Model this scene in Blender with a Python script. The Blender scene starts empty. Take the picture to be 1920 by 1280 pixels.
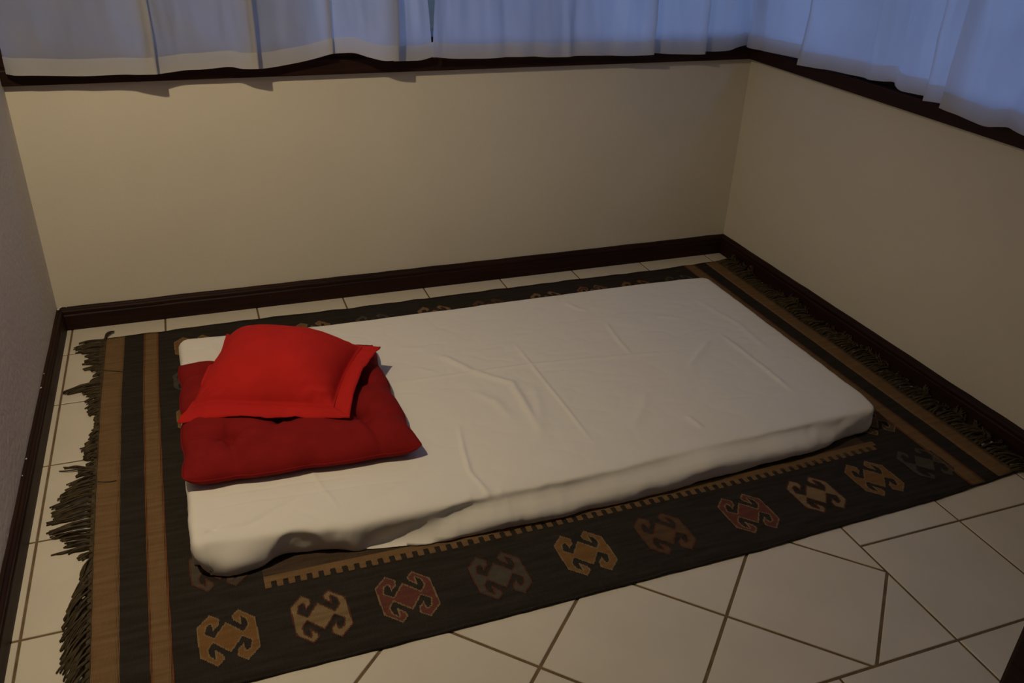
import bpy, math, random
from mathutils import Vector, Matrix, noise

random.seed(7)
SC = bpy.context.scene
COL = SC.collection
R = math.radians

# ------------------------------------------------------------------ camera
cam_d = bpy.data.cameras.new('camera')
cam = bpy.data.objects.new('camera', cam_d)
COL.objects.link(cam)
PITCH, YAW, ROLL = R(-28.386), R(21.102), R(2.198)
fwd = Vector((math.sin(YAW) * math.cos(PITCH), math.cos(YAW) * math.cos(PITCH), math.sin(PITCH)))
rgt = Vector((math.cos(YAW), -math.sin(YAW), 0))
up = rgt.cross(fwd)
r2 = rgt * math.cos(ROLL) + up * math.sin(ROLL)
u2 = up * math.cos(ROLL) - rgt * math.sin(ROLL)
cam.matrix_world = Matrix(((r2.x, u2.x, -fwd.x, 0.4746), (r2.y, u2.y, -fwd.y, -2.8777),
                           (r2.z, u2.z, -fwd.z, 1.3822), (0, 0, 0, 1)))
cam_d.sensor_width = 36
cam_d.lens = 1617.09 / 1920 * 36
cam_d.clip_start = 0.02
SC.camera = cam

# ------------------------------------------------------------------ dusk sky, exposure
world = bpy.data.worlds.new('dusk_sky')
SC.world = world
world.use_nodes = True
bg = world.node_tree.nodes['Background']
bg.inputs['Color'].default_value = (0.29, 0.45, 1.0, 1)
bg.inputs['Strength'].default_value = 1.3

vs = SC.view_settings
vs.view_transform = 'Standard'
vs.look = 'None'
vs.gamma = 1
vs.use_curve_mapping = False
vs.exposure = 0.0
SC.cycles.use_denoising = True
SC.cycles.sample_clamp_indirect = 4.0
SC.cycles.max_bounces = 5
SC.cycles.diffuse_bounces = 3
SC.cycles.transparent_max_bounces = 6
SC.cycles.glossy_bounces = 2
SC.cycles.caustics_reflective = False
SC.cycles.caustics_refractive = False
SC.cycles.adaptive_threshold = 0.04

# the warm light of the room: a reflector lamp on the left wall, above the frame
LAMP = (0.115, -1.45, 1.98)
LAMP_AIM = Vector((0.12, 0.38, -0.92)).normalized()
LAMP_COLOUR = (1.0, 0.81, 0.525)
lamp_d = bpy.data.lights.new('reflector_bulb', 'SPOT')
lamp_d.energy = 65.0
lamp_d.color = LAMP_COLOUR
lamp_d.spot_size = R(136)
lamp_d.spot_blend = 1.0
lamp_d.shadow_soft_size = 0.022

# ------------------------------------------------------------------ materials
def mat(name, colour, rough=0.8, var=0.0, var_scale=8.0, bump=0.0, bump_scale=200.0, spec=0.3,
        sheen=0.0, dark=None, stretch=(1, 1, 1), detail=4.0, bdist=0.002):
    m = bpy.data.materials.new(name)
    m.use_nodes = True
    nt = m.node_tree
    b = nt.nodes['Principled BSDF']
    b.inputs['Roughness'].default_value = rough
    b.inputs['Specular IOR Level'].default_value = spec
    b.inputs['Sheen Weight'].default_value = sheen
    b.inputs['Base Color'].default_value = (*colour, 1)
    tc = nt.nodes.new('ShaderNodeTexCoord')
    mp = nt.nodes.new('ShaderNodeMapping')
    mp.inputs['Scale'].default_value = stretch
    nt.links.new(tc.outputs['Object'], mp.inputs['Vector'])
    if var > 0 or dark:
        n = nt.nodes.new('ShaderNodeTexNoise')
        n.inputs['Scale'].default_value = var_scale
        n.inputs['Detail'].default_value = detail
        nt.links.new(mp.outputs['Vector'], n.inputs['Vector'])
        cr = nt.nodes.new('ShaderNodeValToRGB')
        d = dark or tuple(c * (1 - var) for c in colour)
        l = tuple(min(1, c * (1 + var * 0.6)) for c in colour)
        cr.color_ramp.elements[0].position = 0.3
        cr.color_ramp.elements[1].position = 0.7
        cr.color_ramp.elements[0].color = (*d, 1)
        cr.color_ramp.elements[1].color = (*l, 1)
        nt.links.new(n.outputs['Fac'], cr.inputs['Fac'])
        nt.links.new(cr.outputs['Color'], b.inputs['Base Color'])
    if bump > 0:
        n2 = nt.nodes.new('ShaderNodeTexNoise')
        n2.inputs['Scale'].default_value = bump_scale
        n2.inputs['Detail'].default_value = 3
        nt.links.new(mp.outputs['Vector'], n2.inputs['Vector'])
        bp = nt.nodes.new('ShaderNodeBump')
        bp.inputs['Strength'].default_value = bump
        bp.inputs['Distance'].default_value = bdist
        nt.links.new(n2.outputs['Fac'], bp.inputs['Height'])
        nt.links.new(bp.outputs['Normal'], b.inputs['Normal'])
    return m

def weave_mat(name, colour, var=0.25, rib=420.0, axis='X'):
    """flat-woven wool: fine ribs, streaky dye along the weft"""
    m = mat(name, colour, rough=0.95, var=var, var_scale=9, spec=0.1, stretch=(1.0, 9.0, 1.0), detail=6)
    nt = m.node_tree
    b = nt.nodes['Principled BSDF']
    tc = nt.nodes['Texture Coordinate']
    w = nt.nodes.new('ShaderNodeTexWave')
    w.bands_direction = axis
    w.inputs['Scale'].default_value = rib / 6.283 * 1.6
    w.inputs['Distortion'].default_value = 3.0
    w.inputs['Detail'].default_value = 2
    nt.links.new(tc.outputs['Object'], w.inputs['Vector'])
    bp = nt.nodes.new('ShaderNodeBump')
    bp.inputs['Strength'].default_value = 0.6
    bp.inputs['Distance'].default_value = 0.0015
    nt.links.new(w.outputs['Fac'], bp.inputs['Height'])
    nt.links.new(bp.outputs['Normal'], b.inputs['Normal'])
    return m

M = {}
M['wall'] = mat('wall_paint', (0.70, 0.65, 0.55), 0.9, 0.03, 3.0, 0.25, 90, spec=0.15)
M['wall_left'] = mat('left_wall_paint', (0.70, 0.66, 0.60), 0.85, 0.03, 3.0, 0.5, 55, spec=0.2, bdist=0.004)
M['ceiling'] = mat('ceiling_paint', (0.72, 0.68, 0.60), 0.9, spec=0.1)
M['grout'] = mat('grout', (0.17, 0.115, 0.06), 0.95, 0.3, 25)
M['tile'] = mat('glazed_tile', (0.66, 0.60, 0.50), 0.38, 0.05, 6.0, 0.05, 30, spec=0.35)
M['wood'] = mat('dark_wood', (0.030, 0.0085, 0.0050), 0.55, 0.0, 6.0, 0.25, 60, spec=0.2,
                dark=(0.011, 0.0040, 0.0030), stretch=(0.6, 0.6, 14), bdist=0.001)
M['earth'] = mat('garden_earth', (0.05, 0.06, 0.03), 0.95, 0.4, 2.0)
M['render'] = mat('sky_blocker_render', (0.10, 0.095, 0.08), 0.95, 0.1, 2.0)  # dark surface of the added wall, so it sends little light to the curtain
M['nail'] = mat('nail_head', (0.02, 0.015, 0.012), 0.6)
M['plaster'] = mat('plaster_crumb', (0.62, 0.58, 0.5), 0.95)
M['sheet'] = mat('white_cotton', (0.80, 0.76, 0.70), 0.9, 0.0, 6, 0.12, 900, spec=0.1, sheen=0.1, bdist=0.0006)
M['foam'] = mat('foam', (0.55, 0.45, 0.28), 0.95)
M['cushion'] = mat('crimson_cotton', (0.235, 0.011, 0.011), 0.9, 0.12, 20, 0.3, 700, spec=0.1, bdist=0.0008)
M['pillow'] = mat('scarlet_cotton', (0.50, 0.019, 0.016), 0.9, 0.08, 14, 0.3, 800, spec=0.1, bdist=0.0008)
M['rug'] = weave_mat('charcoal_wool', (0.034, 0.028, 0.0235), 0.32)
M['field'] = weave_mat('brown_wool', (0.075, 0.05, 0.033), 0.3)
M['tan'] = weave_mat('tan_wool', (0.20, 0.118, 0.056), 0.22)
M['rust'] = weave_mat('rust_wool', (0.17, 0.065, 0.03), 0.2)
M['gold'] = weave_mat('gold_wool', (0.20, 0.10, 0.035), 0.2)
M['cream'] = weave_mat('cream_wool', (0.22, 0.148, 0.075), 0.2)
M['redw'] = weave_mat('red_wool', (0.135, 0.045, 0.034), 0.2)
M['greyw'] = weave_mat('grey_wool', (0.082, 0.068, 0.053), 0.2)
M['brownw'] = weave_mat('umber_wool', (0.10, 0.06, 0.032), 0.2)
M['rustline'] = weave_mat('dark_red_wool', (0.105, 0.038, 0.026), 0.2)
M['fringe'] = mat('fringe_yarn', (0.080, 0.060, 0.036), 0.95, 0.45, 60, 0.3, 900, spec=0.05)
M['brass'] = mat('aged_brass', (0.35, 0.22, 0.08), 0.35, spec=0.5)
M['brass'].node_tree.nodes['Principled BSDF'].inputs['Metallic'].default_value = 1

def emission(name, col, strength):
    m = bpy.data.materials.new(name)
    m.use_nodes = True
    nt = m.node_tree
    nt.nodes.clear()
    e = nt.nodes.new('ShaderNodeEmission')
    e.inputs['Color'].default_value = col
    e.inputs['Strength'].default_value = strength
    o = nt.nodes.new('ShaderNodeOutputMaterial')
    nt.links.new(e.outputs[0], o.inputs['Surface'])
    return m
M['bulb'] = emission('glowing_bulb', (*LAMP_COLOUR, 1), 12.0)

def cloth(name, transl, see, refl=0.80):
    m = bpy.data.materials.new(name)
    m.use_nodes = True
    nt = m.node_tree
    nt.nodes.clear()
    tc = nt.nodes.new('ShaderNodeTexCoord')
    wv = nt.nodes.new('ShaderNodeTexNoise')
    mp = nt.nodes.new('ShaderNodeMapping')
    mp.inputs['Scale'].default_value = (60, 60, 700)
    wv.inputs['Scale'].default_value = 1.0
    nt.links.new(tc.outputs['Object'], mp.inputs['Vector'])
    nt.links.new(mp.outputs['Vector'], wv.inputs['Vector'])
    bp = nt.nodes.new('ShaderNodeBump')
    bp.inputs['Strength'].default_value = 0.15
    bp.inputs['Distance'].default_value = 0.001
    nt.links.new(wv.outputs['Fac'], bp.inputs['Height'])
    d = nt.nodes.new('ShaderNodeBsdfDiffuse')
    d.inputs['Color'].default_value = (refl, refl * 0.98, refl * 0.95, 1)
    nt.links.new(bp.outputs['Normal'], d.inputs['Normal'])
    t = nt.nodes.new('ShaderNodeBsdfTranslucent')
    t.inputs['Color'].default_value = (0.80, 0.79, 0.78, 1)
    x = nt.nodes.new('ShaderNodeMixShader')
    x.inputs['Fac'].default_value = transl
    nt.links.new(d.outputs[0], x.inputs[1])
    nt.links.new(t.outputs[0], x.inputs[2])
    tr = nt.nodes.new('ShaderNodeBsdfTransparent')
    y = nt.nodes.new('ShaderNodeMixShader')
    y.inputs['Fac'].default_value = see
    nt.links.new(x.outputs[0], y.inputs[1])
    nt.links.new(tr.outputs[0], y.inputs[2])
    o = nt.nodes.new('ShaderNodeOutputMaterial')
    nt.links.new(y.outputs[0], o.inputs['Surface'])
    return m
M['curtain'] = cloth('thin_white_cotton', 0.68, 0.10, 0.66)
M['hem'] = cloth('doubled_white_cotton', 0.58, 0.03, 0.74)

def pane_mat():
    m = bpy.data.materials.new('window_glass')
    m.use_nodes = True
    nt = m.node_tree
    nt.nodes.clear()
    t = nt.nodes.new('ShaderNodeBsdfTransparent')
    g = nt.nodes.new('ShaderNodeBsdfGlossy')
    g.inputs['Roughness'].default_value = 0.02
    x = nt.nodes.new('ShaderNodeMixShader')
    x.inputs['Fac'].default_value = 0.06
    o = nt.nodes.new('ShaderNodeOutputMaterial')
    nt.links.new(t.outputs[0], x.inputs[1])
    nt.links.new(g.outputs[0], x.inputs[2])
    nt.links.new(x.outputs[0], o.inputs['Surface'])
    return m
M['glass'] = pane_mat()

# ------------------------------------------------------------------ helpers
def wloc(o):
    v = Vector((0, 0, 0))
    while o:
        v += o.location
        o = o.parent
    return v

def obj(name, verts, faces, material, parent=None, loc=None, smooth=False, mats=None, fm=None):
    """verts in world space -> ONE mesh object (origin at loc, or at the parent's origin)"""
    base = wloc(parent) if parent else Vector(loc or (0, 0, 0))
    off = Vector(loc) if (loc and not parent) else base
    me = bpy.data.meshes.new(name)
    me.from_pydata([tuple(Vector(v) - off) for v in verts], [], faces)
    for m in (mats or [material]):
        me.materials.append(m)
    if fm:
        me.polygons.foreach_set('material_index', fm)
    if smooth:
        me.polygons.foreach_set('use_smooth', [True] * len(me.polygons))
    me.update()
    o = bpy.data.objects.new(name, me)
    COL.objects.link(o)
    if parent:
        o.parent = parent
    else:
        o.location = off
    return o

def empty(name, loc):
    o = bpy.data.objects.new(name, None)
    o.empty_display_size = 0.1
    o.location = loc
    COL.objects.link(o)
    return o

def tag(o, label=None, cat=None, group=None, kind=None):
    if label: o['label'] = label
    if cat: o['category'] = cat
    if group: o['group'] = group
    if kind: o['kind'] = kind
    return o

def box(x0, x1, y0, y1, z0, z1):
    v = [(x0, y0, z0), (x1, y0, z0), (x1, y1, z0), (x0, y1, z0), (x0, y0, z1), (x1, y0, z1), (x1, y1, z1), (x0, y1, z1)]
    f = [(3, 2, 1, 0), (4, 5, 6, 7), (0, 1, 5, 4), (1, 2, 6, 5), (2, 3, 7, 6), (3, 0, 4, 7)]
    return v, f

def boxes(lst):
    V, F = [], []
    for b in lst:
        v, f = box(*b)
        n = len(V)
        V += v
        F += [tuple(i + n for i in q) for q in f]
    return V, F

def bevbox(x0, x1, y0, y1, z0, z1, b=0.004):
    """box with chamfered edges"""
    import bmesh
    bm = bmesh.new()
    v, f = box(x0, x1, y0, y1, z0, z1)
    bv = [bm.verts.new(p) for p in v]
    for q in f: bm.faces.new([bv[i] for i in q])
    bmesh.ops.bevel(bm, geom=list(bm.edges), offset=b, segments=2, affect='EDGES', profile=0.6)
    bm.verts.index_update()
    V = [tuple(p.co) for p in bm.verts]
    F = [tuple(p.index for p in q.verts) for q in bm.faces]
    bm.free()
    return V, F

def grid_faces(nu, nv, off=0, flip=False):
    F = []
    for i in range(nu - 1):
        for j in range(nv - 1):
            a = off + i * nv + j
            q = (a, a + nv, a + nv + 1, a + 1)
            F.append(q[::-1] if flip else q)
    return F

def tube(pts, rad, sides=5, V=None, F=None):
    V = [] if V is None else V
    F = [] if F is None else F
    n0 = len(V)
    pts = [Vector(p) for p in pts]
    for i, p in enumerate(pts):
        d = (pts[min(i + 1, len(pts) - 1)] - pts[max(i - 1, 0)]).normalized()
        a = d.cross(Vector((0.13, 0.21, 0.97)))
        if a.length < 1e-4: a = d.cross(Vector((1, 0, 0)))
        a.normalize()
        b = d.cross(a)
        r = rad(i / (len(pts) - 1)) if callable(rad) else rad
        for k in range(sides):
            t = 2 * math.pi * k / sides
            V.append(tuple(p + a * (r * math.cos(t)) + b * (r * math.sin(t))))
    for i in range(len(pts) - 1):
        for k in range(sides):
            a0 = n0 + i * sides + k
            a1 = n0 + i * sides + (k + 1) % sides
            F.append((a0, a1, a1 + sides, a0 + sides))
    F.append(tuple(n0 + k for k in range(sides))[::-1])
    F.append(tuple(n0 + (len(pts) - 1) * sides + k for k in range(sides)))
    return V, F

def lathe(prof, centre, axis='Z', n=24):
    V, F = [], []
    for r, h in prof:
        for k in range(n):
            t = 2 * math.pi * k / n
            a, b = r * math.cos(t), r * math.sin(t)
            p = {'Z': (a, b, h), 'X': (h, a, b)}[axis]
            V.append(tuple(Vector(p) + Vector(centre)))
    for i in range(len(prof) - 1):
        for k in range(n):
            a0 = i * n + k
            a1 = i * n + (k + 1) % n
            F.append((a0, a1, a1 + n, a0 + n))
    F.append(tuple(range(n))[::-1])
    F.append(tuple((len(prof) - 1) * n + k for k in range(n)))
    return V, F

def lerp(a, b, t): return a + (b - a) * t
def interp(tab, x):
    if x <= tab[0][0]: return tab[0][1]
    for (x0, y0), (x1, y1) in zip(tab, tab[1:]):
        if x <= x1: return lerp(y0, y1, (x - x0) / (x1 - x0))
    return tab[-1][1]
def smooth01(t):
    t = max(0.0, min(1.0, t))
    return t * t * (3 - 2 * t)
def fbm(x, y, z=0.0, o=4):
    return noise.fractal(Vector((x, y, z)), 1.0, 2.0, o)

# ------------------------------------------------------------------ the room shell
W0, W1, YB = -0.018, 2.531, 0.018         # wall planes (the baseboards stand 18 mm proud of them)
YH = -4.30                                # far end of the passage behind the camera
SILL, HEAD, CEIL = 0.797, 2.02, 2.50
TH = 0.15

def struct(name, vf, m, smooth=False):
    o = obj(name, vf[0], vf[1], m, smooth=smooth)
    o['kind'] = 'structure'
    return o

struct('wall_back', boxes([(W0 - TH, W1 + TH, YB, YB + TH, -0.1, SILL),
                           (W0 - TH, W1 + TH, YB, YB + TH, HEAD, CEIL)]), M['wall'])
struct('wall_right', boxes([(W1, W1 + TH, YH, YB, -0.1, SILL), (W1, W1 + TH, YH, YB, HEAD, CEIL),
                            (W1, W1 + TH, YH, -2.05, SILL, HEAD)]), M['wall'])
struct('wall_left', box(W0 - TH, W0, YH, YB, -0.1, CEIL), M['wall_left'])
DX0, DX1, DY0, DY1, DZ = 0.20, 1.345, -2.545, -2.42, 2.08
struct('wall_front', boxes([(W0, DX0, DY0, DY1, -0.02, CEIL), (DX1, W1, DY0, DY1, -0.02, CEIL),
                            (DX0, DX1, DY0, DY1, DZ, CEIL)]), M['wall'])
struct('wall_passage', box(W0 - TH, W1 + TH, YH - TH, YH, -0.1, CEIL), M['wall'])
struct('ceiling', box(W0 - TH, W1 + TH, YH - TH, YB + TH, CEIL, CEIL + 0.1), M['ceiling'])

# dark wooden door frame around the opening the camera looks through
dr = empty('door_1', (0.5 * (DX0 + DX1), DY1, 0))
dr['kind'] = 'structure'
JY0, JY1 = -2.56, -2.40
v, f = bevbox(DX1 - 0.025, DX1 + 0.045, JY0, JY1, 0.0, DZ + 0.05, 0.006)
obj('jamb', v, f, M['wood'], dr)
v, f = bevbox(DX0 - 0.045, DX0 + 0.025, JY0, JY1, 0.0, DZ + 0.05, 0.006)
obj('jamb', v, f, M['wood'], dr)
v, f = bevbox(DX0 + 0.025, DX1 - 0.025, JY0, JY1, DZ - 0.02, DZ + 0.05, 0.006)
obj('head_jamb', v, f, M['wood'], dr)

# ---- floor: grout slab + every tile that shows
floor = struct('floor', box(W0 - TH, W1 + TH, YH - TH, YB + TH, -0.10, -0.0022), M['grout'])
T = 0.305

def clip(poly, a, b, c):
    """keep a*x+b*y<=c"""
    out = []
    for i in range(len(poly)):
        p, q = poly[i], poly[(i + 1) % len(poly)]
        dp, dq = a * p[0] + b * p[1] - c, a * q[0] + b * q[1] - c
        if dp <= 0: out.append(p)
        if (dp < 0 < dq) or (dq < 0 < dp):
            t = dp / (dp - dq)
            out.append((lerp(p[0], q[0], t), lerp(p[1], q[1], t)))
    return out

def inset(poly, d):
    n = len(poly)
    ar = sum(poly[i][0] * poly[(i + 1) % n][1] - poly[(i + 1) % n][0] * poly[i][1] for i in range(n))
    if abs(ar) < 1e-6: return None
    if ar < 0: poly = poly[::-1]
    res = poly[:]
    for i in range(n):
        p, q = poly[i], poly[(i + 1) % n]
        ex, ey = q[0] - p[0], q[1] - p[1]
        l = math.hypot(ex, ey)
        if l < 1e-6: continue
        nx, ny = ey / l, -ex / l
        res = clip(res, nx, ny, nx * p[0] + ny * p[1] - d)
        if len(res) < 3: return None
    return res

def dedupe(p):
    out = []
    for a in p:
        if not out or math.hypot(a[0] - out[-1][0], a[1] - out[-1][1]) > 4e-4: out.append(a)
    if len(out) > 1 and math.hypot(out[0][0] - out[-1][0], out[0][1] - out[-1][1]) < 4e-4: out.pop()
    return out

def tile_mesh(poly):
    lo = dedupe(poly)
    if len(lo) < 3: return None
    hi = inset(lo, 0.0013)
    if hi is None: return None
    hi = dedupe(hi)
    if len(hi) != len(lo): hi = lo
    ar = sum(lo[i][0] * lo[(i + 1) % len(lo)][1] - lo[(i + 1) % len(lo)][0] * lo[i][1] for i in range(len(lo)))
    if ar < 0: lo = lo[::-1]
    # align start
    k = min(range(len(hi)), key=lambda i: (hi[i][0] - lo[0][0]) ** 2 + (hi[i][1] - lo[0][1]) ** 2)
    hi = hi[k:] + hi[:k]
    n = len(lo)
    V = [(x, y, -0.004) for x, y in lo] + [(x, y, -0.0012) for x, y in lo] + [(x, y, 0.0) for x, y in hi]
    F = [tuple(range(2 * n, 3 * n))]
    for r in range(2):
        for i in range(n):
            j = (i + 1) % n
            F.append((r * n + i, r * n + j, (r + 1) * n + j, (r + 1) * n + i))
    return V, F

def under_rug(poly):
    return all(0.19 < x < 2.40 and -1.59 < y < -0.135 for x, y in poly)

def add_tile(poly, gap=0.0029):
    p = inset(poly, gap)
    if p is None or len(p) < 3 or under_rug(p): return
    cx = sum(a for a, _ in p) / len(p)
    cy = sum(b for _, b in p) / len(p)
    tm = tile_mesh([(a - cx, b - cy) for a, b in p])
    if tm is None: return
    me = bpy.data.meshes.new('tile')
    me.from_pydata(tm[0], [], tm[1])
    me.materials.append(M['tile'])
    o = bpy.data.objects.new('tile', me)
    o.location = (cx, cy, 0)
    COL.objects.link(o)
    o.parent = floor

XG_BACK = [-0.018, 0.0150] + [0.305 + T * i for i in range(8)] + [2.531]
XG = [-0.018, 0.0150] + [0.016 + 0.3048 * i for i in range(1, 9)] + [2.531]
YG = [0.018, -0.1736] + [-0.1736 - T * i for i in range(1, 8)]
YG[6] = -1.694; YG[7] = -1.997; YG[8] = -2.302
YG.append(-2.56)
DIAG = (XG[2], XG[7], YG[7], YG[2])       # the panel laid on the diagonal
for j in range(len(YG) - 1):
    xs = XG_BACK if j == 0 else XG
    for i in range(len(xs) - 1):
        x0, x1, y1, y0 = xs[i], xs[i + 1], YG[j], YG[j + 1]
        cx, cy = (x0 + x1) / 2, (y0 + y1) / 2
        if DIAG[0] < cx < DIAG[1] and DIAG[2] < cy < DIAG[3]: continue
        add_tile([(x0, y0), (x1, y0), (x1, y1), (x0, y1)])
D2 = T * math.sqrt(2)
for a in range(-9, 9):
    for b in range(-9, 5):
        s0, d0 = -0.371 + a * D2, 3.199 + b * D2       # x+y and x-y of one corner
        c = [((s + d) / 2, (s - d) / 2) for s, d in ((s0, d0), (s0 + D2, d0), (s0 + D2, d0 + D2), (s0, d0 + D2))]
        c = clip(c, 1, 0, DIAG[1]); c = clip(c, -1, 0, -DIAG[0]) if len(c) > 2 else c
        c = clip(c, 0, 1, DIAG[3]) if len(c) > 2 else c
        c = clip(c, 0, -1, -DIAG[2]) if len(c) > 2 else c
        if len(c) > 2: add_tile(c, 0.0033)

# ---- baseboards: dark moulded boards
BP = [(0.0, 0.0), (0.018, 0.0), (0.018, 0.052), (0.0165, 0.054), (0.0150, 0.056), (0.0155, 0.059), (0.0165, 0.063),
      (0.0160, 0.067), (0.0135, 0.071), (0.0090, 0.0735), (0.0070, 0.0770), (0.0, 0.0785)]   # (stand-off, height)

def baseboard(name, origin, along, outward, length, n=60):
    V, F = [], []
    m = len(BP)
    for i in range(n + 1):
        s = length * i / n
        wob = 0.0011 * fbm(s * 9, origin[0] * 3 + origin[1], 1.7)
        for k, (o, h) in enumerate(BP):
            hh = h + (wob * 1.6 if k > 2 else 0)
            V.append((origin[0] + along[0] * s + outward[0] * o, origin[1] + along[1] * s + outward[1] * o, max(0.0003, hh) if k < 2 else hh))
    for i in range(n):
        for k in range(m - 1):
            a = i * m + k
            F.append((a, a + 1, a + 1 + m, a + m))
    F.append(tuple(range(m))[::-1])
    F.append(tuple(n * m + k for k in range(m)))
    o = obj(name, V, F, M['wood'], loc=(origin[0], origin[1], 0))
    o['kind'] = 'structure'
    return o
bb = baseboard('baseboard_back', (W0, YB), (1, 0), (0, -1), W1 - W0)
br = baseboard('baseboard_right', (W1, YB), (0, -1), (-1, 0), 2.43)
bl = baseboard('baseboard_left', (W0, YB), (0, -1), (1, 0), 2.43)
for x, z in ((0.135, 0.030), (0.66, 0.041), (0.80, 0.036), (1.02, 0.028), (1.78, 0.036)):
    v, f = lathe([(0.0, -0.0004), (0.0028, 0.0), (0.0024, 0.0009), (0.0, 0.0012)], (0, 0, 0), n=8)
    v = [(a + x, -c - 0.0000, b + z) for a, b, c in v]
    obj('nail', v, f, M['nail'], bb)
for (x, y, z, s) in ((-0.012, 0.010, 0.080, 0.005), (-0.006, 0.014, 0.081, 0.004), (-0.013, 0.002, 0.079, 0.004), (0.010, 0.013, 0.080, 0.003),
                     (-0.015, -0.43, 0.080, 0.0018), (-0.015, -0.51, 0.080, 0.0022), (-0.014, -0.86, 0.080, 0.0022), (-0.015, -0.93, 0.080, 0.0015)):
    V, F = lathe([(0.2 * s, -0.6 * s), (s, -0.1 * s), (0.8 * s, 0.5 * s), (0.1 * s, 0.8 * s)], (x, y, z), n=7)
    V = [tuple(Vector(p) + Vector((fbm(p[0] * 300, p[1] * 300, p[2] * 300),) * 3) * s * 0.5) for p in V]
    obj('plaster_crumb', V, F, M['plaster'], bb if y > -0.1 else bl)

# ---- windows with sills
def window(name, horiz):
    """horiz 'x': in the back wall; 'y': in the right wall"""
    if horiz == 'x':
        root = empty(name, (1.26, YB, SILL))
        conv = lambda a, d, z: (a, YB + d, z)            # a along, d depth outward
        a0, a1, n = W0, W1 + 0.03, 3
    else:
        root = empty(name, (W1, -1.0, SILL))
        conv = lambda a, d, z: (W1 + d, a, z)
        a0, a1, n = -2.05, YB, 3
    root['kind'] = 'structure'
    def bx(nm, A0, A1, D0, D1, Z0, Z1, m=None, b=0.003):
        v, f = (bevbox if m is None else (lambda *q: box(*q[:6])))(A0, A1, D0, D1, Z0, Z1, b)
        return obj(nm, [conv(*p) for p in v], f, m or M['wood'], root)
    bx('sill', a0, a1, -0.026, TH, SILL, SILL + 0.046, b=0.004)
    bx('frame_rail', a0, a1, 0.004, 0.12, SILL + 0.046, SILL + 0.105)
    bx('frame_rail', a0, a1, 0.07, 0.12, HEAD - 0.055, HEAD)
    ws = (a1 - a0) / n
    for i in range(n + 1):
        c = a0 + ws * i
        bx('mullion', max(a0, c - 0.025), min(a1, c + 0.025), 0.07, 0.12, SILL + 0.10, HEAD - 0.055)
    for i in range(n):
        bx('pane', a0 + ws * i + 0.024, a0 + ws * (i + 1) - 0.024, 0.092, 0.096, SILL + 0.098, HEAD - 0.053, M['glass'])
    return root
window('window_1', 'x')
window('window_2', 'y')
# outdoors: the ground, and an unseen overhang and wall added to block sky light
struct('ground', box(-14, 14, -9, 14, -0.32, -0.12), M['earth'])
struct('wall_sky_blocker', box(W0 - 2.4, 0.80, 0.85, 1.10, -0.12, CEIL + 0.4), M['render'])  # invented wall, never in view: dims the sky behind the left curtain
struct('eaves_sky_blocker', boxes([(W0 - TH - 0.2, W1 + TH + 0.6, YB + TH, YB + TH + 0.6, CEIL + 0.02, CEIL + 0.1),
                       (W1 + TH, W1 + TH + 0.6, YH - TH, YB + TH, CEIL + 0.02, CEIL + 0.1)]), M['wood'])  # unseen overhang added to narrow the sky that reaches the curtains
# corner post where the two windows meet
v, f = bevbox(W1 + 0.03, W1 + TH, YB + 0.0, YB + TH, SILL + 0.046, HEAD, 0.004)
o = obj('trim_1', v, f, M['wood'], loc=(W1 + 0.09, YB + 0.08, SILL))
o['kind'] = 'structure'

# ------------------------------------------------------------------ rug
RT = 0.006
rug = tag(empty('rug', (1.28, -0.87, 0)), 'dark charcoal flat-woven wool rug with tan end stripes and fringes under the mattress', 'rug')

def rug_shift(x, y):
    """the left end of the rug lies a little skewed"""
    s = interp([(-1.75, 0.036), (-1.55, 0.028), (-1.19, 0.016), (-0.88, 0.008), (-0.5, 0.0), (0, 0.0)], y)
    return s * max(0.0, 1 - (x - 0.12) / 0.5)
def rug_z(x, y):
    e = min(x - 0.12, 2.445 - x, -0.10 - y, y + 1.64)
    return RT + 0.0012 * fbm(x * 5, y * 5, 0.4) + 0.0008 * math.sin(x * 40 + y * 9) * max(0, 1 - max(e, 0) / 0.12)
def on_rug(x, y, lift=0.0):
    return (x + rug_shift(x, y), y, rug_z(x, y) + lift)
def rug_front(x):
    return interp([(0.0, -1.640), (0.9, -1.640), (1.3, -1.634), (1.6, -1.632), (1.85, -1.620), (2.15, -1.610), (2.45, -1.586)], x) + 0.0016 * fbm(x * 22, 0.3)
def rug_back(x):
    return interp([(0.0, -0.107), (0.6, -0.099), (0.9, -0.105), (1.5, -0.097), (2.1, -0.101), (2.45, -0.088)], x) + 0.0012 * fbm(x * 25, 7.3)
RX0, RX1 = 0.120, 2.447

def rug_strip(name, x0, x1, m, lift, parent, nx, ny=90, thick=True, edge=0.0):
    V, F = [], []
    for i in range(nx + 1):
        x = lerp(x0, x1, i / nx)
        for j in range(ny + 1):
            t = j / ny
            y = lerp(rug_front(x), rug_back(x), t)
            xx = x + (edge * fbm(y * 30, x0 * 9) if (i in (0, nx)) else 0)
            V.append(on_rug(xx, y, lift))
    F += grid_faces(nx + 1, ny + 1)
    if thick:                                         # skirt down to the floor
        n = ny + 1
        ring = [i * n for i in range(nx + 1)] + [nx * n + j for j in range(1, n)] + \
               [i * n + ny for i in range(nx - 1, -1, -1)] + [j for j in range(ny - 1, 0, -1)]
        k = len(V)
        V += [(V[a][0], V[a][1], 0.0006 if lift == 0 else V[a][2] - 0.0025) for a in ring]
        for q in range(len(ring)):
            r = (q + 1) % len(ring)
            F.append((ring[q], k + q, k + r, ring[r]))
    return obj(name, V, F, m, parent, smooth=True)

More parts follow.
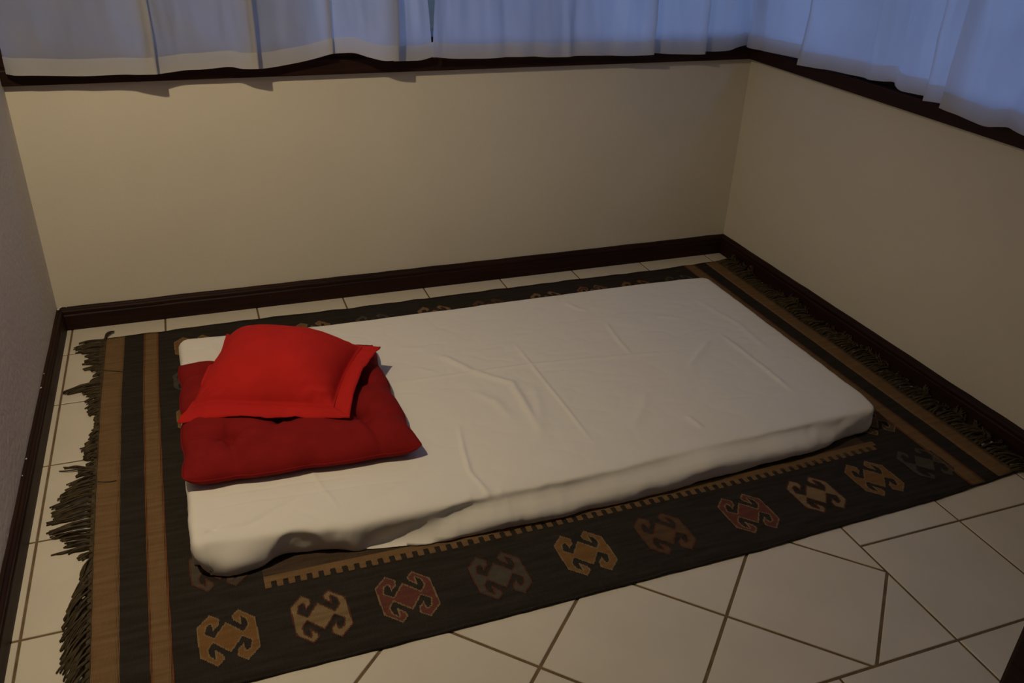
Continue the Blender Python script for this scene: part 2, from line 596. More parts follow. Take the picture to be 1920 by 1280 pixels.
rug_strip('ground_weave', RX0, RX1, M['rug'], 0.0, rug, 120)
for nm, x0, x1, m in (('stripe', 0.1195, 0.181, 'tan'), ('stripe', 0.240, 0.282, 'tan'),
                      ('stripe', 2.288, 2.334, 'tan'), ('stripe', 2.388, 2.4475, 'tan')):
    s = rug_strip(nm, x0, x1, M[m], 0.0012, rug, 4, edge=0.0012)
    if 0.2 < x0 < 2.3:                                # the inner stripes have thin rust edges
        for a in (x0 - 0.0015, x1 - 0.0025):
            rug_strip('stripe_edge', a, a + 0.0040, M['rust'], 0.0016, s, 1, edge=0.0006)
for a, b in ((0.1175, 0.1225), (2.4445, 2.4495)):     # dark bound end where the fringe starts
    rug_strip('end_binding', a - 0.002, b + 0.003, M['fringe'], 0.0022, rug, 2, edge=0.0008)

# raised selvedge cords along the two long sides
for fn in (rug_front, rug_back):
    pts = [on_rug(lerp(RX0, RX1, i / 160), fn(lerp(RX0, RX1, i / 160)), -0.0022 + 0.0006 * math.sin(i * 0.9)) for i in range(161)]
    v, f = tube(pts, 0.0036, 6)
    obj('selvedge', v, f, M['rug'], rug, smooth=True)

# inner field panel + comb border
CX0, CX1, CYF, CYB = 0.486, 2.140, -1.388, -0.372
V, F = [], []
nx, ny = 60, 40
for i in range(nx + 1):
    for j in range(ny + 1):
        V.append(on_rug(lerp(CX0, CX1, i / nx), lerp(CYF, CYB, j / ny), 0.0006))
F = grid_faces(nx + 1, ny + 1)
obj('inner_field', V, F, M['field'], rug, smooth=True)
def comb_y(x): return interp([(0.48, 0.002), (0.9, -0.002), (1.3, 0.0), (1.7, 0.004), (2.14, 0.020)], x)
def comb(name, flip):
    V, F = [], []
    def quad(x0, x1, y0, y1):
        n = len(V)
        for x, y in ((x0, y0), (x1, y0), (x1, y1), (x0, y1)):
            yy = y + comb_y(x)
            if flip: yy = -1.76 - yy + 0.01
            V.append(on_rug(x, yy, 0.0014))
        F.append((n, n + 1, n + 2, n + 3) if not flip else (n + 3, n + 2, n + 1, n))
    pitch = 0.02665
    n = int((CX1 - CX0) / pitch)
    for i in range(n + 1):
        x = CX0 + i * pitch
        quad(x, x + pitch, -1.391, -1.372)
        for k in range(4):                            # slightly stepped tooth
            w = 0.0148 - 0.0012 * (k % 2)
            xo = x + 0.0006 * (k % 2) + random.uniform(-4e-4, 4e-4)
            quad(xo, xo + w, -1.391 - 0.0046 * (k + 1), -1.391 - 0.0046 * k)
    return obj(name, V, F, M['tan'], rug)
comb('comb_border', False)

MOTIF = [(-63.0, 42.3), (-33.7, 71.4), (-14.3, 54.8), (-15.9, 37.9), (-29.3, 25.2), (-32.3, 44.0), (-41.6, 41.1), (-46.1, 21.1),
         (-28.7, 5.8), (-1.8, 42.0), (31.4, 7.0), (42.1, 20.7), (40.7, 38.4), (30.3, 50.2), (28.9, 26.0), (13.3, 44.5), (12.5, 56.8),
         (26.5, 70.7), (60.0, 38.6), (63.0, -42.3), (33.7, -71.4), (14.3, -54.8), (15.9, -37.9), (29.3, -25.2), (32.3, -44.0),
         (41.6, -41.1), (46.1, -21.1), (28.7, -5.8), (1.8, -42.0), (-31.4, -7.0), (-42.1, -20.7), (-40.7, -38.4), (-30.3, -50.2),
         (-28.9, -26.0), (-13.3, -44.5), (-12.5, -56.8), (-26.5, -70.7), (-60.0, -38.6)]
def in_poly(x, y):
    c = False
    n = len(MOTIF)
    for i in range(n):
        x0, y0 = MOTIF[i]
        x1, y1 = MOTIF[(i + 1) % n]
        if (y0 > y) != (y1 > y) and x < (x1 - x0) * (y - y0) / (y1 - y0) + x0: c = not c
    return c
def edge_dist(x, y):
    best = 1e9
    n = len(MOTIF)
    for i in range(n):
        x0, y0 = MOTIF[i]
        x1, y1 = MOTIF[(i + 1) % n]
        dx, dy = x1 - x0, y1 - y0
        t = max(0, min(1, ((x - x0) * dx + (y - y0) * dy) / (dx * dx + dy * dy)))
        best = min(best, math.hypot(x - x0 - t * dx, y - y0 - t * dy))
    return best
CWX, CWY = 2.0, 3.4                                    # one woven cell in mm: slant edges come out in steps
CELLS = []
for i in range(-33, 33):
    for j in range(-22, 22):
        x, y = (i + 0.5) * CWX, (j + 0.5) * CWY
        if in_poly(x, y): CELLS.append((i, j, 1 if edge_dist(x, y) < 3.3 else 0))
def motif(cx, cy, fill, line, mirror=False, sc=1.0):
    V, F, fm, idx = [], [], [], {}
    def vid(i, j):
        if (i, j) not in idx:
            idx[(i, j)] = len(V)
            x = i * CWX * 0.001 * sc * (-1 if mirror else 1)
            V.append(on_rug(cx + x, cy + j * CWY * 0.001 * sc, 0.0013))
        return idx[(i, j)]
    for i, j, e in CELLS:
        q = (vid(i, j), vid(i + 1, j), vid(i + 1, j + 1), vid(i, j + 1))
        F.append(q[::-1] if mirror else q)
        fm.append(e)
    return obj('motif', V, F, None, rug, mats=[M[fill], M[line]], fm=fm)
FRONT = [(0.3955, -1.521, 'gold', 'cream'), (0.592, -1.522, 'cream', 'rustline'), (0.778, -1.524, 'redw', 'cream'),
         (0.989, -1.525, 'greyw', 'rustline'), (1.202, -1.518, 'gold', 'cream'), (1.411, -1.5155, 'brownw', 'rustline'),
         (1.6486, -1.513, 'redw', 'cream'), (1.860, -1.503, 'cream', 'rustline'), (2.055, -1.492, 'gold', 'cream'),
         (2.236, -1.480, 'greyw', 'rug')]
BACK = [(0.392, -0.238, 'gold', 'cream'), (0.592, -0.24, 'redw', 'cream'), (0.774, -0.243, 'gold', 'cream'), (0.982, -0.243, 'greyw', 'rug'),
        (1.205, -0.237, 'cream', 'rustline'), (1.41, -0.240, 'brownw', 'rustline'), (1.635, -0.238, 'cream', 'rustline'),
        (1.828, -0.235, 'redw', 'cream'), (2.012, -0.236, 'gold', 'rustline'), (2.20, -0.236, 'greyw', 'rug')]
LEFT = [(0.382, -0.455, 'greyw', 'rug'), (0.388, -0.672, 'gold', 'cream'), (0.408, -0.885, 'redw', 'cream'),
        (0.420, -1.10, 'cream', 'rustline'), (0.391, -1.310, 'greyw', 'rustline')]
RIGHT = [(2.226, -0.45, 'gold', 'cream'), (2.226, -0.66, 'cream', 'rustline'), (2.226, -0.87, 'redw', 'cream'), (2.226, -1.08, 'greyw', 'rug'),
         (2.230, -1.262, 'brownw', 'cream')]
for a in FRONT + BACK + LEFT + RIGHT: motif(*a)

# fringe: each knotted tassel is a part
def tassel(root, tip, n=9, spread=0.008, lift=0.006, curl=0.0, wall=None):
    """a knotted bundle of twisted yarns lying on the floor"""
    V, F = [], []
    rx, ry = root
    tx, ty = tip
    L = math.hypot(tx - rx, ty - ry) + 1e-6
    px, py = -(ty - ry) / L, (tx - rx) / L
    wv, wp = random.uniform(-0.004, 0.004), random.uniform(0, 6.28)
    for k in range(n):
        sp = random.uniform(-1, 1) * spread
        ln = random.uniform(0.80, 1.06)
        ph = random.uniform(0, 6.28)
        lz = random.uniform(0.2, 1.0) * lift
        pts = []
        ns = 9
        for i in range(ns + 1):
            t = i / ns
            open_ = 0.22 + 0.78 * smooth01((t - 0.15) * 1.15)
            bend = curl * t * t + sp * open_ + (wv * math.sin(wp + t * 5) + 0.0016 * math.sin(ph + t * 9)) * t
            x = rx + (tx - rx) * t * ln + px * bend
            y = ry + (ty - ry) * t * ln + py * bend
            z = 0.0024 + lz * math.sin(math.pi * min(1, t * 0.85 + 0.12)) + 0.004 * (1 - t) ** 2
            if wall is not None and x > wall - 0.003:
                z += (x - wall + 0.003) * 0.75
                x = wall - 0.003 - 0.001 * random.random()
            pts.append((x, y, max(0.0018, z)))
        tube(pts, lambda t: 0.0023 - 0.0007 * t, 4, V, F)
    kx, ky = rx + (tx - rx) / L * 0.009, ry + (ty - ry) / L * 0.009      # the knot
    d = Vector(((tx - rx) / L, (ty - ry) / L, 0)) * 0.006
    c = Vector((kx, ky, 0.0058))
    tube([c - d, c - d * 0.4, c + d * 0.4, c + d], lambda t: 0.0028 + 0.0024 * math.sin(math.pi * t), 6, V, F)
    return obj('tassel', V, F, M['fringe'], rug, smooth=True)

# (y of root, tip x, tip y drift, spread): read along the left end from the wall to the front
TIPS = [(-0.106, 0.044, 0.0), (-0.145, 0.031, -0.002), (-0.20, 0.046, 0.010), (-0.235, 0.085, 0.008), (-0.26, 0.052, 0.010), (-0.30, 0.063, 0.012),
        (-0.34, 0.100, 0.006), (-0.385, 0.075, -0.02), (-0.42, 0.024, -0.004), (-0.45, 0.082, 0.0), (-0.50, 0.086, -0.010), (-0.56, 0.100, -0.012),
        (-0.62, 0.116, -0.006), (-0.66, 0.114, -0.006), (-0.70, 0.101, -0.004), (-0.735, 0.089, -0.006), (-0.775, 0.096, -0.006), (-0.815, 0.100, 0.0),
        (-0.855, 0.078, 0.0), (-0.90, 0.058, -0.020), (-0.95, 0.042, -0.020), (-1.00, 0.046, -0.008), (-1.05, 0.034, -0.008), (-1.10, 0.056, 0.002),
        (-1.14, 0.082, 0.012), (-1.18, 0.112, -0.012), (-1.21, 0.112, -0.050), (-1.25, 0.092, -0.055), (-1.30, 0.085, -0.055), (-1.36, 0.086, -0.05),
        (-1.42, 0.090, -0.05), (-1.48, 0.094, -0.05), (-1.54, 0.096, -0.05), (-1.62, 0.098, -0.04)]
y = -0.116
while y > -1.632:
    rx = RX0 + rug_shift(RX0, y) + 0.001
    tx = interp([(-a, b) for a, b, c in TIPS], -y) + random.uniform(-0.006, 0.006)
    dy = interp([(-a, c) for a, b, c in TIPS], -y) + 0.016 * fbm(y * 14, 2.2) + random.uniform(-0.004, 0.004)
    along = y < -1.19                                   # these are swept along the rug's edge
    tassel((rx, y), (min(tx, rx - 0.008), y + dy - (0.015 if along else 0)), n=10, spread=random.uniform(0.005, 0.009),
           lift=random.uniform(0.006, 0.011), curl=random.uniform(-0.007, 0.007) + (0.016 if along else 0))
    y -= random.uniform(0.0185, 0.0225)
# the stray bundles that stick out
tassel((0.121, -0.110), (0.130, -0.050), n=8, spread=0.005, lift=0.012, curl=-0.010)
tassel((0.119, -0.150), (0.036, -0.148), n=14, spread=0.016, lift=0.012)
tassel((0.119, -0.405), (0.023, -0.421), n=12, spread=0.009, lift=0.013)
tassel((0.126, -0.850), (0.045, -0.812), n=4, spread=0.012, lift=0.008, curl=0.004)
tassel((0.135, -1.150), (0.049, -1.140), n=3, spread=0.002, lift=0.004, curl=0.008)
# two pulled threads lying across the outer stripe
for a, b, c in (((0.112, -0.318), (0.140, -0.333), (0.181, -0.352)), ((0.128, -0.905), (0.150, -0.917), (0.172, -0.914))):
    pts = []
    for i in range(9):
        t = i / 8
        x = (1 - t) ** 2 * a[0] + 2 * t * (1 - t) * b[0] + t * t * c[0]
        y = (1 - t) ** 2 * a[1] + 2 * t * (1 - t) * b[1] + t * t * c[1]
        pts.append(on_rug(x, y, 0.0030))
    v, f = tube(pts, 0.0011, 5)
    obj('loose_thread', v, f, M['fringe'], rug, smooth=True)
# the right end: pushed up against the baseboard
y = -0.100
while y > -1.585:
    w = 2.509
    tx = w + 0.016 + 0.030 * fbm(y * 7, 3.1) + random.uniform(-0.014, 0.014)
    tassel((RX1 - 0.002, y), (tx, y + random.uniform(-0.03, 0.02)), n=10, spread=random.uniform(0.008, 0.016),
           lift=random.uniform(0.010, 0.020), curl=random.uniform(-0.016, 0.016), wall=w)
    y -= random.uniform(0.012, 0.016)

# ------------------------------------------------------------------ mattress
MT = 0.094                                             # height of the top
mattress = tag(empty('floor_mattress', (1.28, -0.85, RT)), 'thin single mattress in a white fitted sheet lying on the rug', 'mattress')
def m_front(x): return interp([(0.35, -1.322), (0.55, -1.336), (0.74, -1.352), (1.0, -1.356), (1.4, -1.354), (1.74, -1.335), (2.04, -1.320), (2.21, -1.312)], x)
def m_back(x): return interp([(0.35, -0.337), (0.6, -0.358), (0.85, -0.367), (1.3, -0.366), (1.7, -0.361), (2.1, -0.364), (2.21, -0.374)], x)
MX0, MX1 = 0.350, 2.212

CREASES = [  # polyline, width, height
    ([(0.90, -0.793), (1.162, -0.801), (1.345, -0.807), (1.65, -0.841), (1.80, -0.86)], 0.006, 0.0036),
    ([(1.335, -0.672), (1.339, -0.822), (1.344, -1.053), (1.346, -1.24)], 0.005, 0.0028),
    ([(1.08, -0.67), (1.109, -0.703), (1.162, -0.801), (1.247, -0.89), (1.24, -1.035), (1.233, -1.13)], 0.011, 0.0055),
    ([(2.002, -0.80), (2.010, -1.00), (2.013, -1.17)], 0.008, 0.0035),
    ([(0.378, -1.209), (0.501, -1.203), (0.664, -1.219), (0.77, -1.227), (0.979, -1.243)], 0.005, -0.0030),
    ([(0.355, -1.245), (0.413, -1.285), (0.481, -1.285), (0.569, -1.24), (0.62, -1.215)], 0.008, -0.0040),
    ([(1.036, -1.054), (1.014, -1.172), (1.004, -1.25), (1.02, -1.33), (1.03, -1.365)], 0.006, 0.0042),
    ([(1.677, -0.613), (1.66, -0.75), (1.658, -0.843)], 0.007, 0.0028),
    ([(1.943, -0.827), (1.88, -0.88), (1.789, -0.957)], 0.010, 0.0032),
    ([(1.80, -0.65), (1.86, -0.62), (1.93, -0.66)], 0.010, 0.0030),
    ([(1.646, -1.188), (1.661, -1.26)], 0.008, 0.0030),
    ([(0.36, -1.31), (0.42, -1.265)], 0.005, -0.0030),
    ([(1.60, -0.43), (1.63, -0.50), (1.66, -0.52)], 0.010, 0.0032),
    ([(0.95, -0.46), (1.00, -0.43)], 0.009, 0.0028),
    ([(0.98, -0.60), (1.06, -0.62)], 0.012, 0.0028),
    ([(1.00, -0.72), (1.05, -0.77)], 0.008, 0.0028),
    ([(1.12, -0.90), (1.17, -0.97), (1.18, -1.06)], 0.014, 0.0035),
    ([(1.30, -0.92), (1.28, -1.02), (1.22, -1.18)], 0.014, 0.0025),
    ([(0.62, -1.28), (0.90, -1.26), (1.30, -1.29), (1.75, -1.275), (2.15, -1.25)], 0.030, -0.0035),
    ([(1.05, -1.33), (1.07, -1.36)], 0.006, 0.0035), ([(0.97, -1.33), (0.99, -1.365)], 0.006, 0.0035), ([(0.93, -1.345), (0.94, -1.365)], 0.006, 0.0030),
    ([(0.43, -0.36), (0.47, -0.50)], 0.010, 0.0016), ([(0.635, -1.12), (0.655, -1.22), (0.68, -1.30)], 0.005, 0.0022),
    ([(0.70, -1.31), (0.80, -1.265), (0.92, -1.23)], 0.014, -0.0030), ([(0.40, -1.165), (0.60, -1.170), (0.75, -1.19)], 0.004, -0.0018),
    ([(2.06, -0.55), (2.10, -0.75), (2.09, -0.95)], 0.012, 0.0022),
    ([(1.48, -1.20), (1.55, -1.12), (1.60, -1.05)], 0.012, 0.0024),
]
def seg_d(x, y, p):
    best = 1e9
    tt = 0
    n = len(p) - 1
    for i in range(n):
        (x0, y0), (x1, y1) = p[i], p[i + 1]
        dx, dy = x1 - x0, y1 - y0
        t = max(0, min(1, ((x - x0) * dx + (y - y0) * dy) / (dx * dx + dy * dy)))
        d = math.hypot(x - x0 - t * dx, y - y0 - t * dy)
        if d < best: best, tt = d, (i + t) / n
    return best, tt
CB = [(min(a for a, _ in p) - 3 * w, max(a for a, _ in p) + 3 * w, min(b for _, b in p) - 3 * w, max(b for _, b in p) + 3 * w) for p, w, h in CREASES]
def crease(x, y):
    z = 0.0
    for (p, w, h), b in zip(CREASES, CB):
        if b[0] < x < b[1] and b[2] < y < b[3]:
            d, t = seg_d(x, y, p)
            if d < 3 * w:
                taper = min(1.0, 5 * t + 0.12, 5 * (1 - t) + 0.12)
                z += h * math.exp(-(d / w) ** 2) * taper
    return z

RC = 0.034                                             # plan radius of the corners
PROF = [(0.0, 0.0), (0.010, -0.0002), (0.018, -0.0010), (0.024, -0.0034), (0.029, -0.0082), (0.0320, -0.0155), (0.0335, -0.025),
        (0.0340, -0.036), (0.0340, -0.048), (0.0335, -0.060), (0.0325, -0.071), (0.030, -0.0805), (0.025, -0.0868), (0.016, -0.0885)]
NP = len(PROF)
NU, NVV = 440, 230
ux = [MX0 + RC + (MX1 - MX0 - 2 * RC) * i / NU for i in range(NU + 1)]
vt = [j / NVV for j in range(NVV + 1)]
cols = [(-k, 0) for k in range(NP - 1, 0, -1)] + [(0, i) for i in range(NU + 1)] + [(k, NU) for k in range(1, NP)]
rows = [(-k, 0) for k in range(NP - 1, 0, -1)] + [(0, j) for j in range(NVV + 1)] + [(k, NVV) for k in range(1, NP)]
V = []
for ka, ia in cols:
    for kb, jb in rows:
        x = ux[ia]
        yf, yb = m_front(x) + RC, m_back(x) - RC
        y = lerp(yf, yb, vt[jb])
        k = max(abs(ka), abs(kb))
        if k == 0:
            h, dz, dx, dy = 0, 0, 0, 0
        else:
            h, dz = PROF[k]
            a, b = abs(ka), abs(kb)
            ang = (math.pi / 4) * (b / a) if a >= b else math.pi / 2 - (math.pi / 4) * (a / b)
            dx = math.cos(ang) * (1 if ka > 0 else -1 if ka < 0 else 0)
            dy = math.sin(ang) * (1 if kb > 0 else -1 if kb < 0 else 0)
        X, Y, Z = x + dx * h, y + dy * h, MT + dz
        side = smooth01(k / 8)                          # 0 on top, 1 down the side
        # loose cloth: wrinkles on the top
        Z += (crease(X, Y) + 0.0011 * fbm(X * 6, Y * 6, 1.0) + 0.0008 * fbm(X * 3 + Y * 14, Y * 9 - X * 6, 4.0) - 0.0011 * (1 - min(1, 3.2 * abs(fbm(X * 5 + 3, Y * 7, 12.0, 3)))) ** 2) * (1 - 0.7 * side)
        e = Y - (m_front(x) + 0.004)                     # the front edge of the soft mattress rolls off
        if e < 0.085: Z -= 0.011 * (1 - max(0, e) / 0.085) ** 2 * smooth01((X - 0.36) / 0.08) * (1 - smooth01(max(0, -kb) / 9))
        if k:
            per = X + Y * 1.3
            puff = 0.0045 * fbm(per * 7, Z * 18, 2.0) + 0.0030 * fbm(X * 16, Z * 10 + Y * 16, 5.0)
            X += dx * puff * side; Y += dy * puff * side
            if dy < -0.5:                               # front side
                g = lambda c, w: math.exp(-((X - c) / w) ** 2)
                low = smooth01((k - 3) / 7)
                # long soft fold that runs along the front
                amp = smooth01((X - 0.66) / 0.12) * smooth01((2.16 - X) / 0.25)
                # the cloth hangs steeply, then flares out over the rug; towards the left the flare starts lower
                k0 = lerp(10.0, 5.2, smooth01((X - 0.72) / 0.36)) + 1.1 * fbm(X * 2.2, 8.1)
                flare = 0.036 * smooth01((k - k0) / 3.6) - 0.0060 * math.exp(-((k - k0 + 0.6) / 1.7) ** 2)
                Y -= flare * amp
                pleat = smooth01((X - 1.86) / 0.2)
                Y -= 0.0030 * math.sin(52 * (X - 2.6 * Z) + 5 * fbm(X * 5, 1.1)) * pleat * smooth01((k - 3) / 5) * (1 - 0.4 * low)
                # baggy corner, then a sharp tuck beside it
                mid = math.exp(-((k - 7.5) / 4.0) ** 2)
                Y -= 0.026 * g(0.435, 0.070) * smooth01((k - 4) / 5)
                dn = max(0.0, min(1.0, (MT - Z) / 0.085))
                tuck = smooth01((X - 0.545 + 0.060 * dn) / 0.035) * smooth01((0.64 + 0.07 * dn - X) / 0.09)
                Y += 0.017 * tuck * smooth01(dn * 2.2) * (1 - 0.35 * low)
                Y -= 0.006 * g(0.610 + 0.035 * dn, 0.014) * mid + 0.010 * g(0.70, 0.035) * low
                lift = 0.007 * g(0.55, 0.03) + 0.004 * g(0.66, 0.05) + 0.012 * g(1.85, 0.14) + 0.006 * g(1.62, 0.06) + 0.003 * fbm(X * 9, 3.3)
                Z += max(0, lift) * low
                if k > 9: Z -= 0.002 * low
            if dx < 0 and dy < 0:                       # baggy front-left corner
                Y -= 0.004 * side; X += 0.022 * smooth01((k - 6) / 7)
        V.append((X, Y, max(RT + 0.0035, Z)))
F = grid_faces(len(cols), len(rows))
obj('fitted_sheet', V, F, M['sheet'], mattress, smooth=True)
v, f = bevbox(MX0 + 0.05, MX1 - 0.05, -1.265, -0.42, RT + 0.004, MT - 0.014, 0.018)
obj('foam_core', v, f, M['foam'], mattress, smooth=False)

# ------------------------------------------------------------------ tufted seat cushion
cush = tag(empty('tufted_cushion', (0.63, -0.87, MT)), 'flat dark crimson square tufted cushion lying under the brighter red pillow', 'cushion')
CC = [(0.349, -0.580), (0.345, -1.137), (0.914, -1.168), (0.905, -0.615)]   # back-left, front-left, front-right, back-right
TUFT = [(0.20, 0.25), (0.43, 0.34), (0.80, 0.27), (0.20, 0.54), (0.50, 0.55), (0.80, 0.56), (0.20, 0.81), (0.50, 0.82), (0.80, 0.81)]
def cushion_top(s, t):
    """height above the seam for s across (left-right), t front-back (0 front)"""
    d = min(s, 1 - s, t, 1 - t) * 0.556
    a = (1 - max(0, 1 - min(s, 1 - s) * 0.556 / 0.105) ** 2.1) ** 0.5
    b = (1 - max(0, 1 - min(t, 1 - t) * 0.556 / 0.105) ** 2.1) ** 0.5
    z = 0.047 * a * b
    for (ts, tt) in TUFT:
        r = math.hypot(s - ts, t - tt) * 0.556
        z -= 0.038 * math.exp(-(r / 0.036) ** 1.2)
        z += 0.0045 * math.sin(6 * math.atan2(t - tt, s - ts) + ts * 9) * math.exp(-(r / 0.055) ** 2) * (1 - math.exp(-(r / 0.014) ** 2))
    # pull lines from the outer tufts to the nearest edge and between tufts
    for ts, tt in TUFT:
        for (es, et) in ((0.0, tt + 0.02), (1.0, tt - 0.02), (ts + 0.02, 0.0), (ts, 1.0)):
            if math.hypot(es - ts, et - tt) < 0.30:
                dd, q = seg_d(s, t, [(ts, tt), (es, et)])
                z -= 0.016 * math.exp(-(dd * 0.556 / 0.010) ** 1.5) * (1 - 0.65 * q)
    return max(z, 0.0015 * min(1, d / 0.01)) + 0.0016 * fbm(s * 9, t * 9, 3.3) * min(1, d / 0.05)
NC = 91
top, bot = [], []
for i in range(NC):
    for j in range(NC):
        # denser near the edges
        s = 0.5 - 0.5 * math.cos(math.pi * i / (NC - 1)); s = 0.6 * s + 0.4 * i / (NC - 1)
        t = 0.5 - 0.5 * math.cos(math.pi * j / (NC - 1)); t = 0.6 * t + 0.4 * j / (NC - 1)
        fx = lerp(lerp(CC[1][0], CC[2][0], s), lerp(CC[0][0], CC[3][0], s), t)
        fy = lerp(lerp(CC[1][1], CC[2][1], s), lerp(CC[0][1], CC[3][1], s), t)
        e = min(s, 1 - s, t, 1 - t)
        # scalloped outline between the pulls; corners stick out
        pull = 0.0
        for q in (0.20, 0.50, 0.80):
            pull += math.exp(-((t - q) / 0.06) ** 2) * (1 if s < 0.5 else -1) * (abs(2 * s - 1) ** 4)
        fx += 0.007 * pull
        pull = 0.0
        for q in (0.20, 0.50, 0.80):
            pull += math.exp(-((s - q) / 0.06) ** 2) * (1 if t < 0.5 else -1) * (abs(2 * t - 1) ** 4)
        fy += 0.005 * pull
        bow = 0.010 * (1 - (2 * t - 1) ** 4) * (2 * s - 1); fx -= bow * (1 if s > 0.5 else 0.3)
        rc = 0.011 * (abs(2 * s - 1) ** 14) * (abs(2 * t - 1) ** 14)        # blunt corners
        fx -= rc * (1 if s > 0.5 else -1) * 0.7; fy -= rc * (1 if t > 0.5 else -1) * 0.7
        seam = MT + 0.027 + 0.010 * (abs(2 * s - 1) ** 8) * (abs(2 * t - 1) ** 8) + 0.003 * fbm(s * 5, t * 5, 8.0)
        top.append((fx, fy, seam + cushion_top(s, t)))
        a = (1 - max(0, 1 - min(s, 1 - s) * 0.556 / 0.06) ** 2) ** 0.5
        b = (1 - max(0, 1 - min(t, 1 - t) * 0.556 / 0.06) ** 2) ** 0.5
        bot.append((fx, fy, max(MT + 0.0045, seam - 0.030 * a * b)))
F = grid_faces(NC, NC) + grid_faces(NC, NC, NC * NC, True)
obj('cover', top + bot, F, M['cushion'], cush, smooth=True)
# stitched piping around the edge
ring = [i * NC for i in range(NC)] + [(NC - 1) * NC + j for j in range(NC)] + [i * NC + NC - 1 for i in range(NC - 1, -1, -1)] + [j for j in range(NC - 1, -1, -1)]
pts = [top[a] for a in ring[::2]] + [top[ring[0]]]
v, f = tube(pts, 0.0022, 5)
obj('seam_piping', v, f, M['cushion'], cush, smooth=True)
def cush_at(s, t):
    fx = lerp(lerp(CC[1][0], CC[2][0], s), lerp(CC[0][0], CC[3][0], s), t)
    fy = lerp(lerp(CC[1][1], CC[2][1], s), lerp(CC[0][1], CC[3][1], s), t)
    return fx, fy, MT + 0.027 + cushion_top(s, t)
for s, t in TUFT:
    x, y, z = cush_at(s, t)
    v, f = lathe([(0.001, 0.0), (0.0045, 0.0005), (0.0035, 0.0022), (0.0005, 0.003)], (x, y, z - 0.001), n=8)
    obj('tuft', v, f, M['cushion'], cush, smooth=True)

# ------------------------------------------------------------------ flanged pillow
pil = tag(empty('flanged_pillow', (0.62, -0.75, MT + 0.06)), 'bright scarlet pillow with a flat flange border lying askew on the crimson cushion', 'pillow')
PC = {'BL': (0.494, -0.424, 0.132), 'BR': (0.901, -0.734, 0.188), 'FR': (0.752, -1.050, 0.172), 'FL': (0.345, -0.905, 0.150)}
def support(x, y):
    s, t = (x - 0.352) / 0.552, (y + 1.150) / 0.553
    if not (0 < s < 1 and 0 < t < 1): return MT + 0.004
    e = min(s, 1 - s, t, 1 - t) * 0.556
    return MT + 0.008 + 0.064 * (1 - max(0, 1 - e / 0.10) ** 2.2)
FL, FR_, FF, FB = 0.035, 0.115, 0.130, 0.045             # flange share: left, right, front, back
def pil_base(s, t):
    a = [lerp(lerp(PC['FL'][k], PC['FR'][k], s), lerp(PC['BL'][k], PC['BR'][k], s), t) for k in range(3)]
    # sides of a stuffed cover bow inwards between the corners
    n = Vector((PC['FR'][0] - PC['FL'][0], PC['FR'][1] - PC['FL'][1], 0)).normalized()
    m_ = Vector((-n.y, n.x, 0))
    bs = 0.016 * (1 - (2 * t - 1) ** 2) * (2 * s - 1)
    bt = (0.010 if t > 0.5 else 0.003) * (1 - (2 * s - 1) ** 2) * (2 * t - 1)
    a[0] -= n.x * bs + m_.x * bt
    a[1] -= n.y * bs + m_.y * bt
    return a
def pil_puff(s, t):
    a, b = (s - FL) / (1 - FL - FR_), (t - FF) / (1 - FF - FB)
    if not (0 < a < 1 and 0 < b < 1): return 0.0
    ea = 1 - abs(2 * a - 1) ** 2.6
    eb = 1 - abs(2 * b - 1) ** 2.6
    return (ea * eb) ** 0.60
def pil_z(s, t):
    x, y, z = pil_base(s, t)
    p = pil_puff(s, t)
    # the middle rests on the cushion
    u = support(x, y) + 0.004
    z = 0.5 * (z + u + math.sqrt((z - u) ** 2 + 0.012 ** 2)) - 0.003      # smooth maximum: cloth drapes over the cushion
    return x, y, z, p
NPIL = 81
def pil_grid(lo, hi, n):
    return [lerp(lo, hi, 0.35 * (0.5 - 0.5 * math.cos(math.pi * i / (n - 1))) + 0.65 * i / (n - 1)) for i in range(n)]
gs = pil_grid(FL - 0.012, 1 - FR_ + 0.012, NPIL)
gt = pil_grid(FF - 0.012, 1 - FB + 0.012, NPIL)
top, bot = [], []
for s in gs:
    for t in gt:
        x, y, z, p = pil_z(s, t)
        zs = lerp(lerp(0.150, 0.172, s), lerp(0.150, 0.180, s), t)
        q = 1 - min(1, p * 2.2)
        wr = 0.006 * q * fbm(s * 13, t * 13, 2.2) * min(1, p * 6) + 0.0035 * fbm(s * 4, t * 4, 6.0) * p
        # pulls running into the corners
        dc = min(math.hypot(s - a, t - b) for a in (FL, 1 - FR_) for b in (FF, 1 - FB))
        wr += 0.005 * math.sin((s - t) * 55 + 6 * fbm(s * 3, t * 3, 1)) * math.exp(-(dc / 0.16) ** 2) * min(1, p * 4)
        top.append((x, y, lerp(z, zs, min(1, p * 2.5)) + 0.0035 + (0.098 + 0.012 * s) * p + wr))
        bot.append((x, y, z - 0.0035 - 0.012 * p))
F = grid_faces(NPIL, NPIL) + grid_faces(NPIL, NPIL, NPIL * NPIL, True)
ring = [i * NPIL for i in range(NPIL)] + [(NPIL - 1) * NPIL + j for j in range(1, NPIL)] + [i * NPIL + NPIL - 1 for i in range(NPIL - 2, -1, -1)] + [j for j in range(NPIL - 2, 0, -1)]
for q in range(len(ring)):
    r = (q + 1) % len(ring)
    F.append((ring[q], NPIL * NPIL + ring[q], NPIL * NPIL + ring[r], ring[r]))
obj('stuffed_body', top + bot, F, M['pillow'], pil, smooth=True)
